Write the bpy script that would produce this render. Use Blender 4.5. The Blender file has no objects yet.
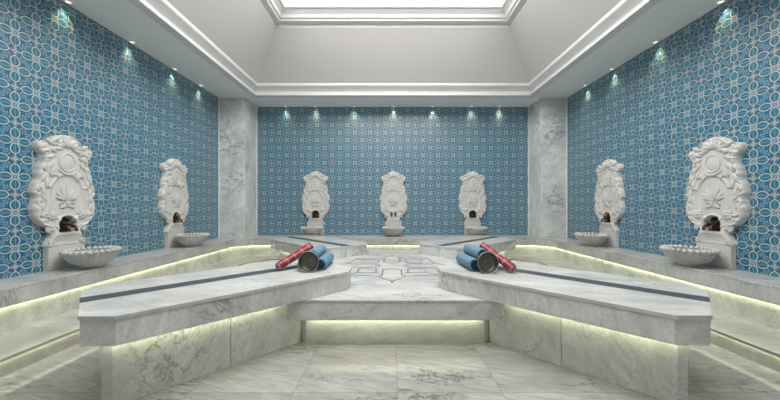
import bpy, bmesh, math, random
from math import sin, cos, pi, sqrt, radians
from mathutils import Vector, Matrix
random.seed(4)
S = bpy.context.scene
COL = S.collection

# ------------------------------------------------------------------ dimensions (metres; floor z=0, camera at x=y=0 looking +y)
EYE = 0.98
HW = 2.87            # half width of the room
YB = 5.455            # back wall
YF = -1.3             # wall behind the viewer
YC = 3.20             # centre of the platform
ZS = EYE + 1.763      # soffit
ZL = 0.44             # ledge top
ZB = 0.48             # bench top
ZP = 0.34             # platform top
ZW = 0.122            # raised walkway

# ------------------------------------------------------------------ node helpers
class NT:
    def __init__(s, name):
        s.m = bpy.data.materials.new(name); s.m.use_nodes = True
        s.t = s.m.node_tree; s.t.nodes.clear()
        s.out = s.t.nodes.new('ShaderNodeOutputMaterial')
    def n(s, typ, **kw):
        nd = s.t.nodes.new(typ)
        for k, v in kw.items(): setattr(nd, k, v)
        return nd
    def link(s, a, b): s.t.links.new(a, b)
    def put(s, sock, v):
        if isinstance(v, bpy.types.NodeSocket): s.link(v, sock)
        else: sock.default_value = v
    def math(s, op, a, b=0.0, c=0.0, clamp=False):
        nd = s.n('ShaderNodeMath', operation=op, use_clamp=clamp)
        s.put(nd.inputs[0], a); s.put(nd.inputs[1], b); s.put(nd.inputs[2], c)
        return nd.outputs[0]
    def mix(s, f, a, b, blend='MIX'):
        nd = s.n('ShaderNodeMix', data_type='RGBA', blend_type=blend)
        s.put(nd.inputs[0], f); s.put(nd.inputs[6], a); s.put(nd.inputs[7], b)
        return nd.outputs[2]
    def lt(s, a, edge, soft):           # 1 where a < edge
        nd = s.n('ShaderNodeMapRange', interpolation_type='SMOOTHSTEP')
        s.put(nd.inputs[0], a); nd.inputs[1].default_value = edge - soft; nd.inputs[2].default_value = edge + soft
        nd.inputs[3].default_value = 1; nd.inputs[4].default_value = 0
        return nd.outputs[0]
    def ramp(s, f, stops):
        nd = s.n('ShaderNodeValToRGB'); e = nd.color_ramp.elements
        while len(e) < len(stops): e.new(0.5)
        for el, (p, c) in zip(e, stops):
            el.position = p; el.color = c
        s.put(nd.inputs[0], f); return nd.outputs[0]
    def coord(s): return s.n('ShaderNodeTexCoord').outputs['Object']
    def noise(s, v, scale, detail=4, rough=.55, dist=0.0):
        nd = s.n('ShaderNodeTexNoise'); s.put(nd.inputs['Vector'], v)
        nd.inputs['Scale'].default_value = scale; nd.inputs['Detail'].default_value = detail
        nd.inputs['Roughness'].default_value = rough; nd.inputs['Distortion'].default_value = dist
        return nd
    def bsdf(s, color, rough=.5, metal=0.0, bump=None, bstr=.3, bdist=.01, spec=.5, coat=0.0):
        p = s.n('ShaderNodeBsdfPrincipled')
        s.put(p.inputs['Base Color'], color); s.put(p.inputs['Roughness'], rough)
        p.inputs['Metallic'].default_value = metal
        p.inputs['Specular IOR Level'].default_value = spec
        p.inputs['Coat Weight'].default_value = coat
        if bump is not None:
            b = s.n('ShaderNodeBump'); b.inputs['Strength'].default_value = bstr; b.inputs['Distance'].default_value = bdist
            s.link(bump, b.inputs['Height']); s.link(b.outputs[0], p.inputs['Normal'])
        s.link(p.outputs[0], s.out.inputs[0]); return s.m

def c4(r, g, b): return (r, g, b, 1)

def marble(name, base=(.60, .60, .575), vein=(.20, .21, .21), rough=.22, rot=(.3, .5, .7), amount=1.0, grid=None, cells=False):
    t = NT(name)
    co = t.coord()
    inf = t.n('ShaderNodeObjectInfo')
    off = t.n('ShaderNodeCombineXYZ')
    for i, k in enumerate((7.3, 5.1, 9.7)):
        t.link(t.math('MULTIPLY', inf.outputs['Random'], k), off.inputs[i])
    va = t.n('ShaderNodeVectorMath', operation='ADD'); t.link(co, va.inputs[0]); t.link(off.outputs[0], va.inputs[1])
    vec = va.outputs[0]
    if grid:                                   # every slab gets its own piece of the stone
        px, py, ox, oy = grid
        sp = t.n('ShaderNodeSeparateXYZ'); t.link(co, sp.inputs[0])
        gx = t.math('DIVIDE', t.math('SUBTRACT', sp.outputs[0], ox), px)
        gy = t.math('DIVIDE', t.math('SUBTRACT', sp.outputs[1], oy), py)
        o2 = t.n('ShaderNodeCombineXYZ')
        fx, fy = t.math('FLOOR', gx), t.math('FLOOR', gy)
        t.link(t.math('MULTIPLY', fx, 3.71), o2.inputs[0]); t.link(t.math('MULTIPLY', fy, 2.93), o2.inputs[1])
        t.link(t.math('ADD', fx, t.math('MULTIPLY', fy, 1.7)), o2.inputs[2])
        vb = t.n('ShaderNodeVectorMath', operation='ADD'); t.link(vec, vb.inputs[0]); t.link(o2.outputs[0], vb.inputs[1]); vec = vb.outputs[0]
        dx = t.math('MULTIPLY', t.math('ABSOLUTE', t.math('SUBTRACT', gx, t.math('ROUND', gx))), px)
        dy = t.math('MULTIPLY', t.math('ABSOLUTE', t.math('SUBTRACT', gy, t.math('ROUND', gy))), py)
        joint = t.lt(t.math('MINIMUM', dx, dy), .0022, .0012)
    mp = t.n('ShaderNodeMapping'); t.link(vec, mp.inputs[0]); mp.inputs['Rotation'].default_value = rot
    mp.inputs['Scale'].default_value = (1, 2.6, 1.4)
    v = mp.outputs[0]
    cloud = t.noise(v, 1.6, 6, .6, .6).outputs[0]
    col = t.ramp(cloud, [(.30, c4(*[x * .68 for x in base])), (.62, c4(*base)), (.8, c4(*[min(1, x * 1.08) for x in base]))])
    st = t.n('ShaderNodeMapping'); t.link(v, st.inputs[0]); st.inputs['Scale'].default_value = (1.2, 5.0, 2.0)
    streak = t.noise(st.outputs[0], 3.0, 8, .68, .9).outputs[0]
    col = t.mix(t.math('MULTIPLY', t.lt(streak, .47, .13), 0.33 * amount), col, c4(*[x * 1.35 for x in vein]))
    # thin veins: narrow band of a distorted noise
    n1 = t.noise(v, 2.4, 7, .60, .45).outputs[0]
    v1 = t.lt(t.math('ABSOLUTE', t.math('SUBTRACT', n1, .5)), .010, .012)
    msk = t.ramp(t.noise(v, 1.3, 2, .5).outputs[0], [(.46, c4(0, 0, 0)), (.64, c4(1, 1, 1))])
    v1 = t.math('MULTIPLY', v1, msk)
    n2 = t.noise(st.outputs[0], 2.6, 8, .66, .5).outputs[0]
    v2 = t.lt(t.math('ABSOLUTE', t.math('SUBTRACT', n2, .52)), .008, .009)
    v2 = t.math('MULTIPLY', v2, t.math('MULTIPLY', msk, .7))
    n3 = t.noise(st.outputs[0], 8, 6, .72, .3).outputs[0]
    v3 = t.math('MULTIPLY', t.lt(n3, .355, .035), t.math('ADD', t.math('MULTIPLY', msk, .5), .15))
    veins = t.math('MULTIPLY', t.math('MAXIMUM', t.math('MAXIMUM', v1, v2), v3), .85 * amount)
    col = t.mix(veins, col, c4(*vein))
    fine = t.noise(co, 90, 3, .6).outputs[0]
    col = t.mix(t.math('MULTIPLY', t.lt(fine, .44, .1), .20), col, c4(.3, .3, .3))
    if grid: col = t.mix(t.math('MULTIPLY', joint, .7), col, c4(.20, .19, .16))
    return t.bsdf(col, rough, bump=fine, bstr=.04, bdist=.002)

def tile_mat(name, axis, shift=0.0):
    """Painted floral tile: staggered nodes with four pointed leaves each, small rosettes between."""
    t = NT(name); P = .272
    co = t.coord(); sp = t.n('ShaderNodeSeparateXYZ'); t.link(co, sp.inputs[0])
    U = t.math('DIVIDE', t.math('ADD', sp.outputs[axis], shift), P)
    V = t.math('DIVIDE', t.math('ADD', sp.outputs[2], .03), P)
    r = t.math('ADD', U, V); q = t.math('SUBTRACT', U, V)
    r = t.math('SUBTRACT', r, t.math('ROUND', r)); q = t.math('SUBTRACT', q, t.math('ROUND', q))
    u = t.math('ABSOLUTE', t.math('MULTIPLY', t.math('ADD', r, q), .5))
    v = t.math('ABSOLUTE', t.math('MULTIPLY', t.math('SUBTRACT', r, q), .5))
    a = t.math('MAXIMUM', u, v); b = t.math('MINIMUM', u, v)
    def dist(x0, y0):
        dx = t.math('SUBTRACT', a, x0); dy = t.math('SUBTRACT', b, y0)
        return t.math('SQRT', t.math('ADD', t.math('MULTIPLY', dx, dx), t.math('MULTIPLY', dy, dy)))
    sft = .009
    M_ = lambda x, y: t.math('MULTIPLY', x, y)
    ves = t.math('SUBTRACT', dist(.213, -.054), .164)                 # broad pointed leaf (b >= 0 half)
    leaf = t.lt(ves, -.012, sft)
    leaf_out = t.lt(t.math('ABSOLUTE', t.math('ADD', ves, .002)), .0105, sft)
    contour = t.lt(t.math('ABSOLUTE', t.math('SUBTRACT', ves, .026)), .014, sft)
    midrib = M_(leaf, t.lt(b, .007, .005))
    veins = M_(leaf, t.lt(t.math('ABSOLUTE', t.math('SUBTRACT', t.math('FRACT', t.math('MULTIPLY', t.math('SUBTRACT', a, t.math('MULTIPLY', b, .7)), 15)), .5)), .15, .1))
    d5, d0, dm = dist(.5, 0), dist(0, 0), dist(.25, .25)
    lace = t.lt(d5, .105, sft)
    ang = t.math('ARCTAN2', b, t.math('SUBTRACT', .5, a))
    pet = M_(t.lt(t.math('ABSOLUTE', t.math('SUBTRACT', d5, .078)), .026, sft), t.lt(t.math('ABSOLUTE', t.math('SUBTRACT', t.math('FRACT', t.math('MULTIPLY', ang, 8 / (2 * pi))), .5)), .17, .08))
    ringi = t.lt(t.math('ABSOLUTE', t.math('SUBTRACT', d5, .036)), .010, sft)
    ros = t.lt(d5, .018, sft)
    node = t.lt(d0, .026, sft); ray = M_(t.lt(t.math('SUBTRACT', a, b), .012, .008), t.lt(d0, .12, .02))
    star = t.lt(t.math('ABSOLUTE', t.math('SUBTRACT', dm, .026)), .010, sft)
    dots = t.lt(dist(.25, .172), .014, .007); dots2 = t.lt(dist(.325, .175), .013, .007); dots3 = t.lt(dist(.36, .112), .016, .007)
    curl = M_(t.lt(t.math('ABSOLUTE', t.math('SUBTRACT', dist(.33, .17), .052)), .009, sft), t.lt(t.math('MULTIPLY', ves, -1.0), -.03, .01))
    stem = M_(t.lt(b, .010, .006), t.lt(t.math('MULTIPLY', a, -1.0), -.365, .01))
    dark, blue, teal, white = c4(.002, .035, .085), c4(.004, .135, .265), c4(.016, .165, .255), c4(.68, .71, .68)
    col = t.mix(t.lt(dm, .10, .05), c4(.004, .115, .205), blue)
    col = t.mix(M_(lace, .6), col, c4(.07, .15, .19))
    col = t.mix(M_(contour, .6), col, dark)
    col = t.mix(leaf, col, teal)
    col = t.mix(M_(veins, .5), col, c4(.006, .07, .14))
    for mk, k, cc in ((curl, .3, white), (star, .4, c4(.5, .66, .68)), (pet, .5, c4(.50, .50, .46)), (ringi, .6, white), (stem, .6, white), (ray, .6, white), (leaf_out, .92, white),
                      (dots, .75, c4(.5, .66, .68)), (dots2, .6, c4(.5, .66, .68)), (dots3, .4, white), (midrib, .55, c4(.35, .48, .52)), (ros, .8, c4(.30, .20, .15)), (node, .85, c4(.38, .27, .21))):
        col = t.mix(M_(mk, k), col, cc)
    # joints of the square tiles
    jx = t.math('MULTIPLY', U, 1.0); jz = t.math('MULTIPLY', V, 1.0)
    jd = t.math('MINIMUM', t.math('ABSOLUTE', t.math('SUBTRACT', jx, t.math('ROUND', jx))), t.math('ABSOLUTE', t.math('SUBTRACT', jz, t.math('ROUND', jz))))
    jm = t.lt(jd, .004, .003)
    col = t.mix(t.math('MULTIPLY', jm, .35), col, c4(.45, .48, .47))
    nz = t.noise(co, 9, 3).outputs[0]
    h = t.math('SUBTRACT', t.math('MULTIPLY', nz, .4), jm)
    col = t.mix(t.math('MULTIPLY', t.noise(co, 2.2, 3).outputs[0], .10), col, c4(.08, .20, .27))
    return t.bsdf(col, .30, bump=h, bstr=.10, bdist=.003, spec=.8)

def plain(name, col, rough=.5, metal=0.0, nscale=30, bstr=.1, var=.08, bdist=.003, spec=.5):
    t = NT(name); co = t.coord()
    n = t.noise(co, nscale, 4).outputs[0]
    cc = t.mix(t.math('MULTIPLY', n, var * 2), c4(*col), c4(*[x * .6 for x in col]))
    return t.bsdf(cc, rough, metal, bump=n, bstr=bstr, bdist=bdist, spec=spec)

def glow(name, col, strength):
    t = NT(name); e = t.n('ShaderNodeEmission'); e.inputs[0].default_value = c4(*col); e.inputs[1].default_value = strength
    t.link(e.outputs[0], t.out.inputs[0]); return t.m

M = {}
M['bench_top'] = marble('marble_bench_top', (.63, .63, .61), amount=.75, rot=(.2, .3, .9))
M['bench'] = marble('marble_bench', (.72, .72, .695), rot=(.5, .9, .3))
M['base'] = marble('marble_base', (.72, .73, .69), rot=(.9, .4, .2), amount=.9)
M['platform'] = marble('marble_platform', (.62, .62, .60), amount=.9)
M['ledge'] = marble('marble_ledge', (.55, .555, .535), rot=(.1, .8, .4))
M['pilaster'] = marble('marble_pilaster', (.80, .815, .80), rot=(.4, .9, .2), amount=1.0)
M['floor'] = marble('marble_floor', (.42, .415, .385), vein=(.13, .135, .13), rot=(.1, .2, .7), rough=.12, grid=(.545, .545, .005, 1.584), amount=1.4)
M['walk'] = marble('marble_walkway', (.42, .42, .39), rot=(.1, .2, .3), rough=.12, grid=(.7, .7, .1, .2))
M['tile_side'] = tile_mat('painted_tile_side', 1, .02)
M['tile_back'] = tile_mat('painted_tile_back', 0, 0)
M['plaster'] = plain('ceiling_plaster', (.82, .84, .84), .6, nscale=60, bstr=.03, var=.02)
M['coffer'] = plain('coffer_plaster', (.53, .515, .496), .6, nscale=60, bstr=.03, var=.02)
M['molding'] = plain('molding_plaster', (.66, .66, .655), .5, nscale=60, bstr=.02, var=.02)
M['stone'] = plain('carved_stone', (.61, .605, .58), .5, nscale=45, bstr=.12, var=.10)
M['stone_bowl'] = marble('basin_stone', (.58, .575, .555), vein=(.35, .35, .34), rough=.35, amount=.5)
M['slate'] = plain('dark_slate', (.050, .066, .080), .6, nscale=40, bstr=.08, var=.2)
M['line'] = plain('inlay_line', (.16, .16, .16), .4, nscale=40, var=.2)
M['bronze'] = plain('aged_bronze', (.115, .085, .055), .42, 1.0, nscale=60, bstr=.2, var=.3)
M['dark'] = plain('niche_patina', (.035, .03, .025), .5, .6, nscale=50, bstr=.5, var=.3)
M['trim'] = plain('white_edge_trim', (.72, .73, .71), .4, var=.02)
M['chrome'] = plain('brushed_ring', (.7, .7, .68), .25, 1.0, var=.05)
M['blue'] = plain('blue_terry', (.18, .31, .41), .95, nscale=260, bstr=.9, var=.35, bdist=.006, spec=.1)
M['navy'] = plain('navy_terry', (.035, .075, .125), .95, nscale=260, bstr=.9, var=.35, bdist=.006, spec=.1)
M['charcoal'] = plain('charcoal_terry', (.11, .115, .11), .95, nscale=220, bstr=.9, var=.5, bdist=.006, spec=.1)
M['pewter'] = plain('dark_pewter', (.17, .165, .145), .45, .85, nscale=120, bstr=.25, var=.4)
M['rim_metal'] = plain('worn_rim_metal', (.46, .44, .36), .35, .9, nscale=120, var=.2)
M['rimcloth'] = plain('pale_green_hem', (.36, .45, .42), .95, nscale=220, bstr=.6, var=.2, spec=.1)
M['led'] = glow('led_glow', (1.0, 1.0, .66), 14.0)
M['led_weak'] = glow('led_glow_dim', (1.0, 1.0, .68), 15.0)
M['alu'] = plain('led_shield_metal', (.5, .5, .48), .4, .9, var=.03)  # opaque metal for unseen bars added to block LED light from the floor
M['sky'] = glow('skylight_glow', (1.0, .985, .96), 6.0)
M['lens'] = glow('downlight_lens', (1.0, .92, .72), 1.4)

def plaid():
    t = NT('red_plaid'); co = t.coord(); sp = t.n('ShaderNodeSeparateXYZ'); t.link(co, sp.inputs[0])
    ang = t.math('ARCTAN2', sp.outputs[2], sp.outputs[0])
    def band(x, f, w, ph=0.):
        fr = t.math('FRACT', t.math('ADD', t.math('MULTIPLY', x, f), ph))
        return t.lt(t.math('ABSOLUTE', t.math('SUBTRACT', fr, .5)), w, .03)
    y = sp.outputs[1]
    col = c4(.30, .062, .062)
    col = t.mix(t.math('MULTIPLY', band(y, 13, .13), .55), col, c4(.15, .03, .05))
    col = t.mix(t.math('MULTIPLY', band(y, 13, .05, .5), .75), col, c4(.48, .34, .33))
    col = t.mix(t.math('MULTIPLY', band(ang, .64, .07), .6), col, c4(.55, .36, .35))
    col = t.mix(t.math('MULTIPLY', band(ang, .64, .12, .5), .5), col, c4(.16, .03, .05))
    n = t.noise(co, 300, 3).outputs[0]
    return t.bsdf(col, .95, bump=n, bstr=.5, bdist=.004, spec=.1)
M['plaid'] = plaid()

# ------------------------------------------------------------------ mesh helpers
def link(name, bm, mat, parent=None, smooth=False, bevel=0.0):
    bmesh.ops.recalc_face_normals(bm, faces=bm.faces)
    me = bpy.data.meshes.new(name); bm.to_mesh(me); bm.free()
    if smooth:
        for p in me.polygons: p.use_smooth = True
    me.materials.append(mat)
    o = bpy.data.objects.new(name, me); COL.objects.link(o)
    if parent: o.parent = parent
    if bevel:
        b = o.modifiers.new('bevel', 'BEVEL'); b.width = bevel; b.segments = 2; b.limit_method = 'ANGLE'; b.angle_limit = radians(40)
    return o
def tag(o, label, cat, group=None):
    o['label'] = label; o['category'] = cat
    if group: o['group'] = group
    return o
def empty(name, loc, label, cat, group=None, rz=0):
    o = bpy.data.objects.new(name, None); COL.objects.link(o); o.location = loc; o.rotation_euler = (0, 0, rz)
    o.empty_display_size = .1
    return tag(o, label, cat, group)
def structure(name, bm, mat, **kw):
    o = link(name, bm, mat, **kw); o['kind'] = 'structure'; return o
def copy_tree(o, parent=None):
    c = o.copy(); COL.objects.link(c)
    if parent: c.parent = parent
    for ch in list(o.children): copy_tree(ch, c)
    return c

def prism(bm, pts, z0, z1):
    lo = [bm.verts.new((x, y, z0)) for x, y in pts]; hi = [bm.verts.new((x, y, z1)) for x, y in pts]
    n = len(pts)
    bm.faces.new(hi); bm.faces.new(lo[::-1])
    for i in range(n): bm.faces.new((lo[i], lo[(i + 1) % n], hi[(i + 1) % n], hi[i]))
def box(bm, x0, x1, y0, y1, z0, z1): prism(bm, [(x0, y0), (x1, y0), (x1, y1), (x0, y1)], z0, z1)
def BOX(*a):
    bm = bmesh.new(); box(bm, *a); return bm
def PRISM(*a):
    bm = bmesh.new(); prism(bm, *a); return bm
def tube(bm, pts, rad, seg=10, caps=True):
    pts = [Vector(p) for p in pts]; n = len(pts)
    rads = rad if isinstance(rad, (list, tuple)) else [rad] * n
    rings = []; up = None
    for i, p in enumerate(pts):
        d = (pts[min(i + 1, n - 1)] - pts[max(i - 1, 0)]).normalized()
        if up is None:
            up = Vector((0, 0, 1)) if abs(d.z) < .9 else Vector((1, 0, 0))
        x = d.cross(up).normalized(); up = x.cross(d).normalized()
        rings.append([bm.verts.new(p + (x * cos(2 * pi * k / seg) + up * sin(2 * pi * k / seg)) * rads[i]) for k in range(seg)])
    for a, b in zip(rings, rings[1:]):
        for k in range(seg): bm.faces.new((a[k], a[(k + 1) % seg], b[(k + 1) % seg], b[k]))
    if caps:
        bm.faces.new(rings[0][::-1]); bm.faces.new(rings[-1])
def lathe(bm, prof, seg=32, fr=None, origin=(0, 0, 0), axis='z'):
    """prof: list of (r, h). fr(theta, i) scales the radius."""
    rings = []
    for i, (r, h) in enumerate(prof):
        ring = []
        for k in range(seg):
            th = 2 * pi * k / seg; rr = r * (fr(th, i) if fr else 1)
            p = (rr * cos(th), rr * sin(th), h) if axis == 'z' else (rr * cos(th), h, rr * sin(th))
            ring.append(bm.verts.new(Vector(p) + Vector(origin)))
        rings.append(ring)
    for a, b in zip(rings, rings[1:]):
        for k in range(seg): bm.faces.new((a[k], a[(k + 1) % seg], b[(k + 1) % seg], b[k]))
    bm.faces.new(rings[0][::-1]); bm.faces.new(rings[-1])
def ring_strip(bm, outer, inner, z0, z1):
    """closed frame between two loops with the same number of points"""
    n = len(outer)
    v = [[bm.verts.new((x, y, z)) for x, y in loop] for loop, z in ((outer, z0), (inner, z0), (inner, z1), (outer, z1))]
    for i in range(n):
        j = (i + 1) % n
        for a, b in ((0, 1), (1, 2), (2, 3), (3, 0)): bm.faces.new((v[a][i], v[a][j], v[b][j], v[b][i]))

# ------------------------------------------------------------------ room shell
T = .12
structure('floor', BOX(-HW - T, HW + T, YF - T, YB + T, -T, 0), M['floor'])
structure('wall_left', BOX(-HW - T, -HW, YF, YB, 0, ZS), M['tile_side'])
structure('wall_right', BOX(HW, HW + T, YF, YB, 0, ZS), M['tile_side'])
structure('wall_back', BOX(-HW - T, HW + T, YB, YB + T, 0, ZS), M['tile_back'])
structure('wall_front', BOX(-HW - T, HW + T, YF - T, YF, 0, ZS), M['pilaster'])
for s, nm in ((-1, 'left'), (1, 'right')):
    bm = bmesh.new(); x0, x1 = sorted((s * 2.445, s * HW))
    box(bm, x0, x1, 5.005, YB, ZL, ZS)
    structure('wall_pilaster_' + nm, bm, M['pilaster'], bevel=.004)
    x0, x1 = sorted((s * 2.433, s * 2.445))
    structure('trim_1' if s < 0 else 'trim_2', BOX(x0, x1, YB - .012, YB, ZL, ZS), M['trim'])
    x0, x1 = sorted((s * HW, s * (HW - .010)))
    structure('trim_3' if s < 0 else 'trim_4', BOX(x0, x1, 4.985, 5.005, ZL, ZS), M['trim'])

# raised walkway along the three walls (U shape) with an overhanging nosing
XN, YN = 2.20, 4.80
def ushape(xi, yi, ch=0.0, xo=HW, yo=YB, y0=YF):
    inn = [(xi, y0), (xi, yi - ch), (xi - ch, yi), (-xi + ch, yi), (-xi, yi - ch), (-xi, y0)] if ch else [(xi, y0), (xi, yi), (-xi, yi), (-xi, y0)]
    return [(-xo, y0), (-xo, yo), (xo, yo), (xo, y0)] + inn
bm = bmesh.new(); prism(bm, ushape(XN, YN, .25), ZW - .014, ZW); walkway = structure('floor_walkway', bm, M['walk'], bevel=.003)
bm = bmesh.new(); prism(bm, ushape(XN + .045, YN + .045, .25), 0, ZW - .014); structure('floor_walkway_riser', bm, M['walk'])
def upath(xi, yi, ch, w, z0, z1, y0=YF):
    a = [(xi, y0), (xi, yi - ch), (xi - ch, yi), (-xi + ch, yi), (-xi, yi - ch), (-xi, y0)]
    k = w * .41; xi2, yi2 = xi + w, yi + w
    b = [(xi2, y0), (xi2, yi2 - ch - k), (xi2 - ch - k, yi2), (-xi2 + ch + k, yi2), (-xi2, yi2 - ch - k), (-xi2, y0)]
    return PRISM(a + b[::-1], z0, z1)
link('led_strip', upath(XN + .026, YN + .026, .25, .006, ZW - .022, ZW - .0145), M['led_weak'], walkway)
link('led_shield', upath(XN + .019, YN + .019, .25, .005, ZW - .026, ZW - .0145), M['alu'], walkway)  # added unseen bar, turns the strip's light onto the riser

# ceiling: soffit frame, coffer slopes, skylight
X1, YA, YZ = 2.20, -.50, 4.875           # soffit opening; near edge stretched back behind the viewer to add light
def rect(x, ya, yb): return [(-x, ya), (x, ya), (x, yb), (-x, yb)]
full = [(-HW - T, YF - T), (HW + T, YF - T), (HW + T, YB + T), (-HW - T, YB + T)]
bm = bmesh.new(); ring_strip(bm, full, rect(X1 + .10, YA - .10, YZ + .10), ZS, ZS + .05); structure('ceiling', bm, M['plaster'])
def sweep(prof):
    """prof: list of (inset from the soffit opening, z): mitred profile round the opening, closed to a solid"""
    bm = bmesh.new(); loops = []
    for d, z in prof:
        loops.append([bm.verts.new((x, y, z)) for x, y in rect(X1 - d, YA + d, YZ - d)])
    m = len(prof)
    for k in range(m):
        a, b = loops[k], loops[(k + 1) % m]
        for i in range(4):
            j = (i + 1) % 4; bm.faces.new((a[i], a[j], b[j], b[i]))
    return bm
H = lambda h: EYE + h
# cornice
structure('trim_5', sweep([(0, H(1.763)), (0, H(1.80)), (-.012, H(1.805))] + [(-.012 - .045 * sin(pi * k / 8), H(1.805 + .085 * k / 8)) for k in range(1, 8)] + [(-.006, H(1.892)), (.024, H(1.896)), (.036, H(1.91)), (.036, H(1.95)), (-.10, H(1.95)), (-.10, H(1.763))]), M['molding'], bevel=.003)
# slanted coffer walls
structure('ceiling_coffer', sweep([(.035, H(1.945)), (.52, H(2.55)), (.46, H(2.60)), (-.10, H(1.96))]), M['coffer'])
# skylight frame
structure('trim_6', sweep([(.512, H(2.54)), (.512, H(2.60)), (.59, H(2.60)), (.60, H(2.625)), (.62, H(2.63)), (.635, H(2.67)), (.68, H(2.71)), (.71, H(2.72)), (.71, H(2.80)), (.42, H(2.80)), (.42, H(2.54))]), M['molding'])
bm = bmesh.new(); r = rect(X1 - .71, YA + .71, YZ - .71)
prism(bm, r, H(2.765), H(2.775)); structure('window_1', bm, M['sky'])  # near end lengthened toward the viewer to brighten front-facing sides
bm = bmesh.new(); prism(bm, full, H(2.80), H(2.86)); structure('ceiling_top', bm, M['plaster'])

# ------------------------------------------------------------------ ledge along three walls
XL, YL = 2.53, 5.06
ledge = empty('wall_ledge', (0, YB, ZW), 'continuous pale marble ledge running along three tiled walls under the basins', 'ledge')
def rel(bm, o):
    bmesh.ops.translate(bm, verts=bm.verts, vec=-Vector(o)); return bm
LO = (0, YB, ZW)
link('top_slab', rel(PRISM(ushape(XL, YL, .2), ZL - .02, ZL), LO), M['ledge'], ledge, bevel=.003)
link('apron', rel(PRISM(ushape(XL + .002, YL + .002, .2), ZL - .12, ZL - .02), LO), M['ledge'], ledge, bevel=.002)
link('base', rel(PRISM(ushape(XL + .10, YL + .10, .2), ZW, ZL - .12), LO), M['base'], ledge)
link('led_strip', rel(upath(XL + .068, YL + .068, .2, .010, ZL - .130, ZL - .1205), LO), M['led'], ledge)
link('led_shield', rel(upath(XL + .058, YL + .058, .2, .006, ZL - .138, ZL - .1205), LO), M['alu'], ledge)  # added bar hidden under the slab, confines the glow to the base

# ------------------------------------------------------------------ platform
plat = empty('marble_platform', (0, YC, 0), 'raised octagonal marble platform in the centre with dark star inlay', 'platform')
A = 1.16
def sym(q):
    """quarter (front right octant pair) -> all four sides; q runs from front edge to right edge"""
    out = []
    for k in range(4):
        c, s = cos(k * pi / 2), sin(k * pi / 2)
        out += [(x * c - y * s, x * s + y * c) for x, y in q]
    return [(round(x, 5), round(y, 5)) for x, y in out]
def sp(s, p): return ((s + p) / sqrt(2), (p - s) / sqrt(2))      # along the bench axis s, across p (front right bench)
quarter = [(.734, -A), (.734, -1.092), sp(1.195, -.254), sp(1.195, .254), (1.092, -.734), (A, -.734)]
link('top_slab', PRISM(sym(quarter), ZP - .022, ZP), M['platform'], plat, bevel=.003)
link('apron', PRISM(sym([(x * .998, y * .998) for x, y in quarter]), ZP - .138, ZP - .022), M['bench'], plat, bevel=.002)
link('base', PRISM(sym([(.63, -1.056), (1.056, -.63)]), 0, ZP - .138), M['base'], plat)
def strip_poly(a, b): return [a, b]
def rot4(pts, k):
    c, s = cos(k * pi / 2), sin(k * pi / 2); return [(x * c - y * s, x * s + y * c) for x, y in pts]
for k in range(4):
    link('led_strip', PRISM(rot4([(-.60, -1.096), (.60, -1.096), (.60, -1.087), (-.60, -1.087)], k), ZP - .149, ZP - .1385), M['led'], plat)
    link('led_shield', PRISM(rot4([(-.62, -1.104), (.62, -1.104), (.62, -1.097), (-.62, -1.097)], k), ZP - .157, ZP - .1385), M['alu'], plat)  # unseen bar added outside each strip to cut its light off the floor
# star inlay: four long hexagons, four clipped squares, an outer ring of chevrons
def stroke(bm, pts, w=.014, closed=False):
    n = len(pts); pts = [(x - .02, y) for x, y in pts]
    for i in range(n if closed else n - 1):
        a, b = Vector(pts[i]), Vector(pts[(i + 1) % n]); d = (b - a).normalized(); nn = Vector((-d.y, d.x)) * w / 2; e = d * w * .45
        prism(bm, [tuple(a - e + nn), tuple(a - e - nn), tuple(b + e - nn), tuple(b + e + nn)], ZP - .004, ZP + .0012)
bm = bmesh.new()
for k in range(4):
    stroke(bm, rot4([(0, -.655), (.125, -.475), (.09, -.43), (.09, -.20), (.0, -.13), (-.09, -.20), (-.09, -.43), (-.125, -.475)], k), closed=True)
    stroke(bm, rot4([(.125, -.475), (.27, -.445), (.43, -.43), (.445, -.27), (.475, -.125)], k))
    stroke(bm, rot4([(.16, -.16), (.15, -.33), (.33, -.33), (.33, -.15)], k), closed=True)
    stroke(bm, rot4([(.33, -.33), (.43, -.43)], k))
    stroke(bm, rot4([(0, -.655), (0, -.69)], k), .02)
link('star_inlay', bm, M['line'], plat)

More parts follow.
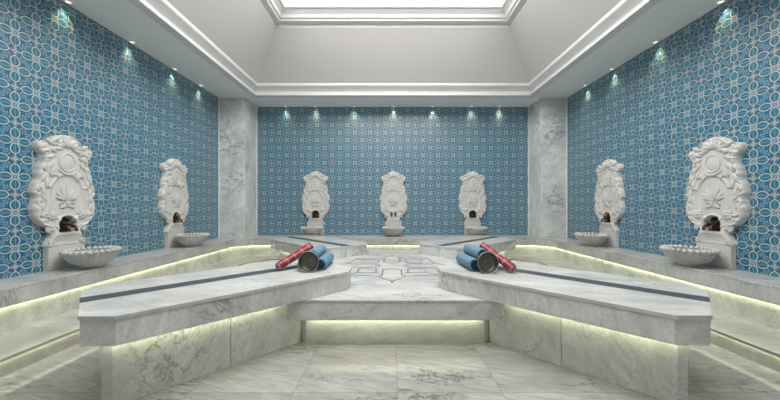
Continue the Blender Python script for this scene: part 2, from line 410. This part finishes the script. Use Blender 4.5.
# ------------------------------------------------------------------ four benches
def bench(front, side, label):
    s1 = (2.315 if side < 0 else 2.30) if front else 2.27
    def P(s, p):
        x, y = sp(s, p)                                     # front right
        return (x * side, y if front else -y)
    root = empty('marble_bench', (*[a + b for a, b in zip(P(1.7, 0), (0, YC))], 0), label, 'bench', 'marble benches around the platform')
    ox, oy = P(1.7, 0)
    def pp(lst, z0, z1):
        return PRISM([(P(s, p)[0] - ox, P(s, p)[1] - oy) for s, p in lst], z0, z1)
    w, s0, ch = .395, .77, .115
    def octo(i): 
        a, b, c = s0 + i, s1 - i, w - i
        return [(a + ch, -c), (b - ch, -c), (b, -c + ch), (b, c - ch), (b - ch, c), (a + ch, c), (a, c - ch), (a, -c + ch)]
    link('top_slab', pp(octo(0), ZB - .022, ZB), M['bench_top'], root, bevel=.003)
    link('apron', pp(octo(.006), ZP, ZB - .022), M['bench'], root, bevel=.002)
    link('base_panel', pp([(1.2, -.25), (1.668, -.25), (1.668, .25), (1.2, .25)], 0, ZP), M['base'], root, bevel=.002)
    link('base_panel', pp([(1.671, -.25), (s1 - .115, -.25), (s1 - .08, -.215), (s1 - .08, .215), (s1 - .115, .25), (1.671, .25)], 0, ZP), M['base'], root, bevel=.002)
    link('slate_strip', pp([(s0 + .001, -.022), (s1 - .001, -.022), (s1 - .001, .095), (s0 + .001, .095)], ZB - .003, ZB + .0012), M['slate'], root)
    def bar(name, lst, z0, mat):
        link(name, pp(lst, z0, ZP - .0005), mat, root)
    for q in (-1, 1):
        bar('led_strip', [(1.36, q * .292), (s1 - .085, q * .292), (s1 - .085, q * .283), (1.36, q * .283)], ZP - .011, M['led'])
        bar('led_shield', [(1.36, q * .300), (s1 - .085, q * .300), (s1 - .085, q * .293), (1.36, q * .293)], ZP - .020, M['alu'])  # bars added out of sight to shield the floor from the strips
    bar('led_strip', [(s1 - .046, -.22), (s1 - .038, -.22), (s1 - .038, .22), (s1 - .046, .22)], ZP - .011, M['led'])
    bar('led_shield', [(s1 - .037, -.22), (s1 - .031, -.22), (s1 - .031, .22), (s1 - .037, .22)], ZP - .020, M['alu'])
    return root
bench(True, -1, 'large marble bench at front left with dark slate strip, red plaid towel at its tip')
bench(True, 1, 'large marble bench at front right with dark slate strip and towels')
bench(False, -1, 'smaller looking marble bench at back left below the left back fountain')
bench(False, 1, 'smaller looking marble bench at back right below the right back fountain')

# ------------------------------------------------------------------ carved wall fountains (local: back on y=0, facing -y, standing on z=0)
PROF = [(.20, .155), (.22, .152), (.25, .135), (.28, .119), (.31, .112), (.335, .116), (.35, .132), (.362, .162), (.38, .198), (.41, .226), (.45, .244), (.50, .256),
        (.54, .254), (.57, .243), (.59, .234), (.61, .243), (.64, .256), (.68, .255), (.715, .242), (.745, .224), (.77, .221), (.80, .224), (.84, .214), (.875, .198),
        (.91, .187), (.945, .188), (.975, .199), (1.00, .212), (1.025, .216), (1.045, .208), (1.057, .185), (1.063, .150), (1.070, .124), (1.085, .112), (1.102, .100), (1.118, .078), (1.130, .050), (1.138, .026), (1.142, .004)]
PROF = [(z, w * (1.04 if z > .95 else .97 if z > .34 else 1)) for z, w in PROF]
def hwid(z):
    if z <= PROF[0][0]: return PROF[0][1]
    for (z0, w0), (z1, w1) in zip(PROF, PROF[1:]):
        if z <= z1: 
            k = (z - z0) / (z1 - z0); return w0 + (w1 - w0) * k
    return PROF[-1][1]
NZ, NR = .376, .066
def relief(x, z, w, niche):
    ax = abs(x); e = max(0, w - ax)
    top = max(0, 1.142 - z)
    ed = min(e, top * 1.2)
    if z > .34:
        h = .034 + .016 * min(1, ed / .014) ** .5
        h += .010 * math.exp(-((ed - .020) / .011) ** 2)                                  # rolled outer border
        h += .007 * math.exp(-((ed - .062) / .010) ** 2)                                  # second moulding
        h += .006 * sin(z * 115 + 22 * ax) * math.exp(-((ed - .03) / .02) ** 2)           # leafy lobes in the border
        h += .005 * cos(ax * 95 - z * 40) * math.exp(-((ed - .05) / .02) ** 2)
        # plain field, slightly sunk
        dx, dz = ax / .135, (z - .60) / .20
        if dx * dx + dz * dz < 1: h -= .006
        fr = sqrt(dx * dx + dz * dz); h += .010 * math.exp(-((fr - 1.03) / .06) ** 2)
    else:
        h = .052 + .010 * math.exp(-((e - .016) / .010) ** 2) - .004 * sin((z - .2) * 60)
        h = h * (.75 + .25 * min(1, e / .012))
    if niche:
        d = sqrt(x * x + (z - NZ) ** 2) if z > NZ else max(ax, (NZ - z) * .9)
        if d < NR: h = .010
        elif d < NR + .022: h += .010 * sin((d - NR) / .022 * pi)
    return h
def panel_bm(niche):
    bm = bmesh.new(); NZs, NX = 150, 56
    grid = []
    for j in range(NZs + 1):
        z = .20 + (1.142 - .20) * j / NZs; w = hwid(z) * (1 + (.022 * abs(sin(z * 46)) - .011 if .40 < z < 1.05 else 0)); row = []
        for i in range(NX + 1):
            x = -w + 2 * w * i / NX
            row.append(bm.verts.new((x, -relief(x, z, w, niche), z)))
        grid.append(row)
    for j in range(NZs):
        for i in range(NX): bm.faces.new((grid[j][i], grid[j][i + 1], grid[j + 1][i + 1], grid[j + 1][i]))
    edge = [grid[j][0] for j in range(NZs + 1)] + grid[NZs][1:] + [grid[j][NX] for j in range(NZs - 1, -1, -1)] + grid[0][NX - 1:0:-1]
    back = [bm.verts.new((v.co.x, 0, v.co.z)) for v in edge]
    n = len(edge)
    for i in range(n): bm.faces.new((edge[i], edge[(i + 1) % n], back[(i + 1) % n], back[i]))
    return bm
def petal(bm, x, z, ang, L, W, y0=-.05, h=.014, cut=.5):
    """a domed leaf on the panel face, growing from (x, z) in direction ang"""
    h *= 1.45; NU, NV = 8, 6; c, s = cos(ang), sin(ang); g = []
    for i in range(NU + 1):
        u = i / NU; ww = W * (sin(pi * min(1, u * .93 + .07)) ** .75) * .5 + .0006; row = []
        for j in range(NV + 1):
            v = -1 + 2 * j / NV; a, b = L * u, ww * v
            hh = h * (1 - v * v) ** .6 * (.45 + .55 * sin(pi * min(1, .15 + .8 * u))) - cut * h * math.exp(-(v / .25) ** 2) * (1 - u)
            row.append(bm.verts.new((x + a * c - b * s, y0 - hh, z + a * s + b * c)))
        g.append(row)
    for i in range(NU):
        for j in range(NV): bm.faces.new((g[i][j], g[i + 1][j], g[i + 1][j + 1], g[i][j + 1]))
def spiral(bm, x, z, r0, turns, sgn, a0, rad=.008, y=-.052):
    pts, rr = [], []; N = int(16 * turns)
    for i in range(N + 1):
        k = i / N; r = r0 * (1 - .85 * k); a = a0 + sgn * 2 * pi * turns * k
        pts.append((x + r * cos(a), y - .006 * k, z + r * sin(a))); rr.append(rad * (1.1 - .4 * k))
    tube(bm, pts, rr, 8)
ST = M['stone']
def make_fountain(niche, label):
    r = empty('wall_fountain', (0, 0, 0), label, 'fountain', 'carved stone wall fountains')
    link('carved_panel', panel_bm(niche), ST, r, smooth=True)
    link('pedestal_block', BOX(-.145, .145, -.05, 0, 0, .20), ST, r, bevel=.004)
    bm = bmesh.new()                                            # oval medallion
    tube(bm, [(.062 * cos(t * pi / 16), -.052, .905 + .076 * sin(t * pi / 16)) for t in range(33)], .010, 8, False)
    g = []
    for i in range(6):
        k = i / 5; g.append([bm.verts.new((.052 * k * cos(t * pi / 12) + 1e-4 * cos(t), -.052 - .010 * (1 - k * k), .905 + .066 * k * sin(t * pi / 12) + 1e-4 * sin(t))) for t in range(24)])
    for a, b in zip(g, g[1:]):
        for t in range(24): bm.faces.new((a[t], a[(t + 1) % 24], b[(t + 1) % 24], b[t]))
    link('medallion', bm, ST, r, smooth=True)
    bm = bmesh.new()                                            # shell crest over the medallion
    for k in range(7):
        a = radians(90 + (k - 3) * 27); petal(bm, .012 * (3 - k) , 1.035, a, .085 - .006 * abs(k - 3), .034, -.046, .020)
    for s in (-1, 1):
        petal(bm, s * .03, 1.03, radians(90 - s * 105), .11, .04, -.046, .018)
        petal(bm, s * .10, 1.035, radians(90 - s * 60), .085, .036, -.046, .018)
        petal(bm, s * .125, 1.0, radians(90 - s * 110), .075, .036, -.046, .018)
    link('crest', bm, ST, r, smooth=True)
    for s in (-1, 1):                                           # acanthus scrolls down both sides
        bm = bmesh.new()
        for (x, z, a, L, W) in ((.085, .985, 20, .09, .036), (.095, .95, -15, .09, .036), (.10, .91, -50, .10, .036), (.105, .865, -75, .10, .034), (.10, .83, -110, .08, .03),
                                (.075, .84, -140, .07, .028), (.165, .80, -60, .085, .036), (.16, .765, -85, .09, .036), (.19, .72, -55, .075, .034), (.19, .69, -95, .085, .036),
                                (.20, .63, -120, .07, .032), (.17, .70, 200, .05, .026), (.14, .79, 170, .06, .026), (.05, .815, 200, .05, .024)):
            petal(bm, s * x, z, radians(a) if s > 0 else pi - radians(a), L, W, -.046, .018)
        spiral(bm, s * .165, .845, .028, 1.5, s, pi / 2, .007)
        spiral(bm, s * .205, .665, .026, 1.5, s, pi / 2, .007)
        link('acanthus_scroll', bm, ST, r, smooth=True)
        bm = bmesh.new()                                        # feathered leaf on the lower lobe
        for k in range(6):
            petal(bm, s * (.222 - .012 * k), .43 + .002 * k + .022 * k * (k < 4), radians(98 - 14 * k) if s > 0 else pi - radians(98 - 14 * k), .10 - .006 * k, .026, -.048, .014)
        link('feather_leaf', bm, ST, r, smooth=True)
        bm = bmesh.new()                                        # rosette
        for k in range(9): petal(bm, s * .125, .455, 2 * pi * k / 9, .046, .028, -.047, .016)
        lathe(bm, [(.016, 0), (.016, -.012), (.010, -.019), (.002, -.021)], 12, None, (s * .125, -.052, .455), 'y')
        link('rosette', bm, ST, r, smooth=True)
        bm = bmesh.new()                                        # volute at the foot of the lobe
        spiral(bm, s * .128, .345, .030, 1.6, s, -pi / 2, .010, -.045)
        link('volute', bm, ST, r, smooth=True)
        bm = bmesh.new()
        spiral(bm, s * .118, .225, .024, 1.5, -s, pi / 2, .008, -.050)
        link('volute', bm, ST, r, smooth=True)
    bm = bmesh.new()                                            # palmette in the plain field
    for k in range(7):
        petal(bm, .006 * (3 - k), .575 + .004 * abs(k - 3), radians(90 + (k - 3) * 25), .135 - .020 * abs(k - 3), .032, -.041, .016)
    petal(bm, 0, .60, radians(-90), .08, .022, -.043, .014)
    for s in (-1, 1):
        spiral(bm, s * .044, .55, .030, 1.4, s, pi / 2, .006, -.046)
        petal(bm, s * .006, .535, radians(90 - s * 110), .06, .024, -.043, .013)
    link('palmette', bm, ST, r, smooth=True)
    def tap(x, z, out, sgn, scale=1.0):
        bm = bmesh.new(); k = scale
        tube(bm, [(x, -.008, z), (x, -.05, z), (x, -out * .75, z + .004), (x, -out * .93, z - .004), (x, -out, z - .022 * k), (x, -out, z - .040 * k)],
             [.013 * k, .012 * k, .011 * k, .011 * k, .010 * k, .013 * k], 12)
        lathe(bm, [(.004, 0), (.021 * k, -.001), (.021 * k, -.008), (.012 * k, -.014)], 16, None, (x, -.012 if niche else -.05, z), 'y')
        t = link('tap', bm, M['bronze'], r, smooth=True)
        bm = bmesh.new()
        tube(bm, [(x, -out * .6, z + .006), (x, -out * .6, z + .032 * k)], .006 * k, 10)
        for a in (0, 1):
            d = .022 * k
            tube(bm, [(x - d * (a == 0), -out * .6 - d * (a == 1), z + .034 * k), (x + d * (a == 0), -out * .6 + d * (a == 1), z + .034 * k)], [.006 * k, .006 * k], 8)
        link('tap_handle', bm, M['bronze'], t, smooth=True)
    if niche:
        bm = bmesh.new()
        lathe(bm, [(.061, -.0105), (.061, -.014), (.040, -.018), (.03, -.015), (.004, -.02)], 28, lambda th, i: 1 + .06 * cos(8 * th) * (i > 1), (0, 0, NZ), 'y')
        box(bm, -.060, .060, -.0135, -.0105, NZ - .066, NZ)
        link('niche_plate', bm, M['dark'], r, smooth=False)
        for s in (-1, 1): tap(s * .03, NZ - .022, .098, s, 1.0)
        bm = bmesh.new()
        tube(bm, [(-.03, -.055, NZ - .022), (0, -.062, NZ - .012), (.03, -.055, NZ - .022)], .011, 10)
        lathe(bm, [(.006, -.012), (.018, -.03), (.022, -.055), (.014, -.075), (.004, -.082)], 14, None, (0, 0, NZ + .004), 'y')
        link('mixer_body', bm, M['bronze'], r, smooth=True)
    else:
        for s in (-1, 1): tap(s * .034, .375, .105, s, 1.0)
    return r
def make_basin(label):
    r = empty('stone_basin', (0, 0, 0), label, 'basin', 'scalloped stone basins')
    N = 28
    def gad(th, i): return 1 + .030 * abs(cos(N * th / 2)) * (0.25 + .75 * min(1, i / 6)) if i < 9 else 1
    bm = bmesh.new()
    prof = [(.074, .018), (.094, .028), (.118, .043), (.138, .062), (.153, .084), (.164, .106), (.171, .124), (.176, .138), (.172, .144), (.156, .138), (.138, .105), (.10, .07), (.06, .055), (.006, .052)]
    lathe(bm, prof, 112, gad); link('bowl', bm, M['stone_bowl'], r, smooth=True)
    bm = bmesh.new()
    for k in range(N):
        a = 2 * pi * k / N
        d = Vector((cos(a), sin(a), 0))
        pts = [d * q[0] + Vector((0, 0, q[1])) for q in ((.150, .142), (.160, .151), (.174, .151), (.183, .142), (.181, .132))]
        tube(bm, pts, [.012, .0155, .018, .016, .008], 8)
    link('scalloped_rim', bm, M['stone_bowl'], r, smooth=True)
    bm = bmesh.new(); lathe(bm, [(.066, 0), (.066, .007), (.060, .012), (.066, .02), (.08, .024)], 40); link('foot', bm, M['stone_bowl'], r, smooth=True)
    return r
fs = []
fa = make_fountain(True, ''); fb = make_fountain(False, ''); ba = make_basin('')
fspots = [((-HW, 2.616), pi / 2, 'left tiled wall, near the viewer', 'n'), ((-HW, 3.94), pi / 2, 'left tiled wall, beside the left pilaster', 'n'),
          ((-1.38, YB), 0, 'back wall, above the back left bench', 'n'), ((.015, YB), 0, 'middle of the back wall with two small taps', 'c'),
          ((1.43, YB), 0, 'back wall, above the back right bench', 'n'), ((HW, 4.0), -pi / 2, 'right tiled wall, beside the right pilaster', 'n'),
          ((HW, 2.69), -pi / 2, 'right tiled wall, near the viewer', 'n')]
used = False
for (x, y), rz, where, kind in fspots:
    if kind == 'c': f = fb
    elif not used: f = fa; used = True
    else: f = copy_tree(fa)
    f.location = (x, y, ZL); f.rotation_euler = (0, 0, rz)
    f['label'] = 'white carved stone fountain panel on the ' + where
    if kind == 'c': f['label'] = 'white carved stone fountain panel in the ' + where
    b = ba if x == -HW and y < 3 else copy_tree(ba)
    b.location = (x + .262 * sin(rz), y - .262 * cos(rz), ZL)
    b['label'] = {'left tiled wall, near the viewer': 'large looking scalloped stone basin on the left ledge, nearest the viewer',
                  'left tiled wall, beside the left pilaster': 'scalloped stone basin on the left ledge, close to the left pilaster',
                  'back wall, above the back left bench': 'scalloped stone basin on the back ledge behind the back left bench',
                  'middle of the back wall with two small taps': 'scalloped stone basin on the back ledge below two small taps',
                  'back wall, above the back right bench': 'scalloped stone basin on the back ledge behind the back right bench',
                  'right tiled wall, beside the right pilaster': 'scalloped stone basin on the right ledge, close to the right pilaster',
                  'right tiled wall, near the viewer': 'large looking scalloped stone basin on the right ledge, nearest the viewer'}[where]

# ------------------------------------------------------------------ towels (local: axis +y, centre z=R, front end at y=0)
def roll(name, R, L, outer, inner, loc, yaw, label, group, turns=5, hem=None):
    r = empty(name, loc, label, 'towel', group, yaw)
    bm = bmesh.new(); prof = []
    for k in range(9):
        t = k / 8; prof.append((R * (1 - .015 * sin(pi * t * 2) ** 2), L * t))
    prof = [(R - .012, .004), (R - .006, -.001), (R - .001, .003)] + prof[1:-1] + [(R - .001, L - .003), (R - .006, L + .001), (R - .012, L - .004)]
    lathe(bm, prof, 40, lambda th, i: 1 + .012 * sin(3 * th + 1) , (0, 0, R), 'y')
    link('wrap', bm, M[outer], r, smooth=True)
    for y0, y1 in ((-.006, .03), (L - .03, L + .006)):       # rolled layers seen at both ends
        bm = bmesh.new()
        N = 24 * turns; th = (R - .010) / turns * .82; lo = []
        for i in range(N + 1):
            k = i / N; rr = .004 + (R - .012 - .004) * k; a = 2 * pi * turns * k
            c, s = cos(a), sin(a); q = []
            for dr, yy in ((-th / 2, y0 + .006), (-th * .2, y0), (th * .2, y0), (th / 2, y0 + .006), (th / 2, y1), (-th / 2, y1)):
                rad = max(.001, rr + dr); q.append(bm.verts.new((rad * c, yy if y0 < 0 else y0 + y1 - yy, R + rad * s)))
            lo.append(q)
        for a, b in zip(lo, lo[1:]):
            for j in range(6): bm.faces.new((a[j], a[(j + 1) % 6], b[(j + 1) % 6], b[j]))
        bm.faces.new(lo[0]); bm.faces.new(lo[-1][::-1])
        link('rolled_layers', bm, M[inner], r, smooth=True)
    if hem:
        bm = bmesh.new(); tube(bm, [((R - .004) * cos(t * pi / 20), .0, R + (R - .004) * sin(t * pi / 20)) for t in range(41)], .0042, 8, False)
        link('hem', bm, M[hem], r, smooth=True)
    return r
def red(name, p0, p1, R, label, group):
    p0, p1 = Vector(p0), Vector(p1); d = p1 - p0; L = d.length
    r = empty(name, p0, label, 'towel', group)
    r.rotation_mode = 'QUATERNION'; r.rotation_quaternion = d.to_track_quat('Y', 'Z')
    bm = bmesh.new(); prof = [(R * .55, 0), (R * .92, .003)] + [(R * (.98 + .05 * sin(9 * k + 1)), L * k) for k in (.06, .2, .35, .5, .65, .8, .94)] + [(R * .92, L - .003), (R * .55, L)]
    lathe(bm, prof, 28, lambda th, i: 1 + .09 * sin(2 * th + .5 * i) + .03 * sin(5 * th), (0, 0, 0), 'y')
    link('cloth', bm, M['plaid'], r, smooth=True)
    for y0, sg in ((-.0015, 1), (L + .0015, -1)):
        bm = bmesh.new()
        pts = []
        for i in range(49):
            k = i / 48; rr = .002 + R * .72 * k; a = 2 * pi * 3 * k; pts.append((rr * cos(a), y0, rr * sin(a)))
        tube(bm, pts, .0028, 6)
        link('rolled_edge', bm, M['plaid'], r, smooth=True)
    return r
g1 = 'blue towel rolls on the benches'; g2 = 'red plaid towel rolls on the benches'
def bowl(loc, yaw, label):
    r = empty('metal_bowl', loc, label, 'bowl', 'dark metal bowls leaning on the towel rolls')
    r.rotation_euler = (radians(-10), 0, yaw)
    K = .079
    bm = bmesh.new()
    prof = [(.028, .046), (.052, .044), (.067, .032), (.0755, .012), (.0775, .001), (.0755, .001), (.0735, .012), (.0645, .030), (.056, .037)]
    for k in range(12):                                        # ridged rings on the inside, round boss in the middle
        prof.append((.053 - .0032 * k, .0395 - (.0030 if k % 2 else 0)))
    prof += [(.016, .039), (.013, .032), (.007, .029), (.0015, .028)]
    lathe(bm, prof, 64, None, (0, 0, K), 'y')
    link('shell', bm, M['pewter'], r, smooth=True)
    bm = bmesh.new()
    n = 48; loop = [(K * .972 * cos(2 * pi * t / n), 0, K + K * .972 * sin(2 * pi * t / n)) for t in range(n)]
    tube(bm, loop + loop[:1], .0026, 8, False)
    link('rim', bm, M['rim_metal'], r, smooth=True)
    return r
def stack(side, y0, x_out, x_mid, x_in, R_, hmid, L, yaw, bench):
    roll('towel_roll', R_, L, 'blue', 'navy', (x_out, y0, ZB), yaw, 'lower blue towel roll nearest the platform star, on the front %s bench' % bench, g1, 4)
    roll('towel_roll', R_, L, 'blue', 'navy', (x_mid, y0, ZB + hmid), yaw, 'upper blue towel roll on top of its pile, on the front %s bench' % bench, g1, 4)
    roll('towel_roll', R_, L, 'blue', 'navy', (x_in, y0, ZB), yaw, 'lower blue towel roll behind the metal bowl, on the front %s bench' % bench, g1, 4)
stack(-1, 2.312, -.570, -.635, -.700, .046, .0665, .325, 0, 'left')
stack(1, 2.278, .604, .664, .724, .048, .0765, .31, radians(6.5), 'right')
bowl((-.645, 2.238, ZB + .001), radians(-4), 'dark metal bowl standing on edge against blue towels, front left bench')
bowl((.680, 2.200, ZB + .001), radians(3), 'dark metal bowl standing on edge against blue towels, front right bench')
red('towel_roll', (-.885, 2.29, ZB + .036), (-.705, 2.56, ZB + .153), .033, 'slim red plaid towel roll leaning on the blue rolls, front left bench', g2)
red('towel_roll', (.862, 2.215, ZB + .036), (.721, 2.50, ZB + .166), .033, 'slim red plaid towel roll leaning on the blue rolls, front right bench', g2)

# ------------------------------------------------------------------ recessed downlights washing the tiles
def downlight(x, y, label):
    r = empty('ceiling_downlight', (x, y, ZS), label, 'downlight', 'recessed downlights along the soffit')
    bm = bmesh.new()
    for a, b in (((.030, 0), (.024, -.004)),):
        lathe(bm, [(.021, .0), (.034, .0), (.034, -.003), (.030, -.006), (.023, -.006), (.021, -.002)], 24)
    link('ring', bm, M['plaster'], r, smooth=True)
    bm = bmesh.new(); lathe(bm, [(.019, -.0005), (.0205, -.0015), (.0205, -.003), (.002, -.0045)], 20); link('lens', bm, M['lens'], r, smooth=True)
    l = bpy.data.lights.new('downlight_beam', 'SPOT'); l.energy = 10.0; l.color = (1, .80, .50); l.spot_size = radians(76); l.spot_blend = 1.0; l.shadow_soft_size = .018
    o = bpy.data.objects.new('downlight_beam', l); COL.objects.link(o); o.parent = r; o.location = (0, 0, -.010)
    return r
for x, w in ((-1.91, 'between left pilaster and left back fountain'), (-1.38, 'straight over the left back fountain'), (-.69, 'left of the middle back fountain'),
             (.015, 'straight over the middle back fountain'), (.72, 'right of the middle back fountain'), (1.41, 'straight over the right back fountain'), (1.91, 'between right pilaster and right back fountain')):
    downlight(x, YB - .042, 'small ceiling downlight above the back wall, ' + w)
for s, nm in ((-1, 'left'), (1, 'right')):
    for y, w in ((2.63, 'nearest the viewer'), (3.28, 'second from the viewer'), (3.93, 'third from the viewer'), (4.47, 'farthest, close to the pilaster')):
        downlight(s * (HW - .042), y, 'small ceiling downlight above the %s wall, %s' % (nm, w))

# ------------------------------------------------------------------ world, camera
w = bpy.data.worlds.new('World'); S.world = w; w.use_nodes = True
w.node_tree.nodes['Background'].inputs[0].default_value = (.6, .7, .8, 1); w.node_tree.nodes['Background'].inputs[1].default_value = .3
cam = bpy.data.cameras.new('camera'); cam.sensor_width = 36; cam.sensor_fit = 'HORIZONTAL'; cam.lens = 303.3 * 36 / 780
cam.shift_x = -1.0 / 780; cam.shift_y = 5.0 / 780; cam.clip_start = .05
co = bpy.data.objects.new('camera', cam); COL.objects.link(co); co.location = (-.03, 0, EYE); co.rotation_euler = (pi / 2, 0, 0)
S.camera = co
S.view_settings.view_transform = 'Standard'; S.view_settings.look = 'None'; S.view_settings.gamma = 1; S.view_settings.use_curve_mapping = False
S.view_settings.exposure = 0.03
S.cycles.max_bounces = 8; S.cycles.diffuse_bounces = 6; S.cycles.use_denoising = True
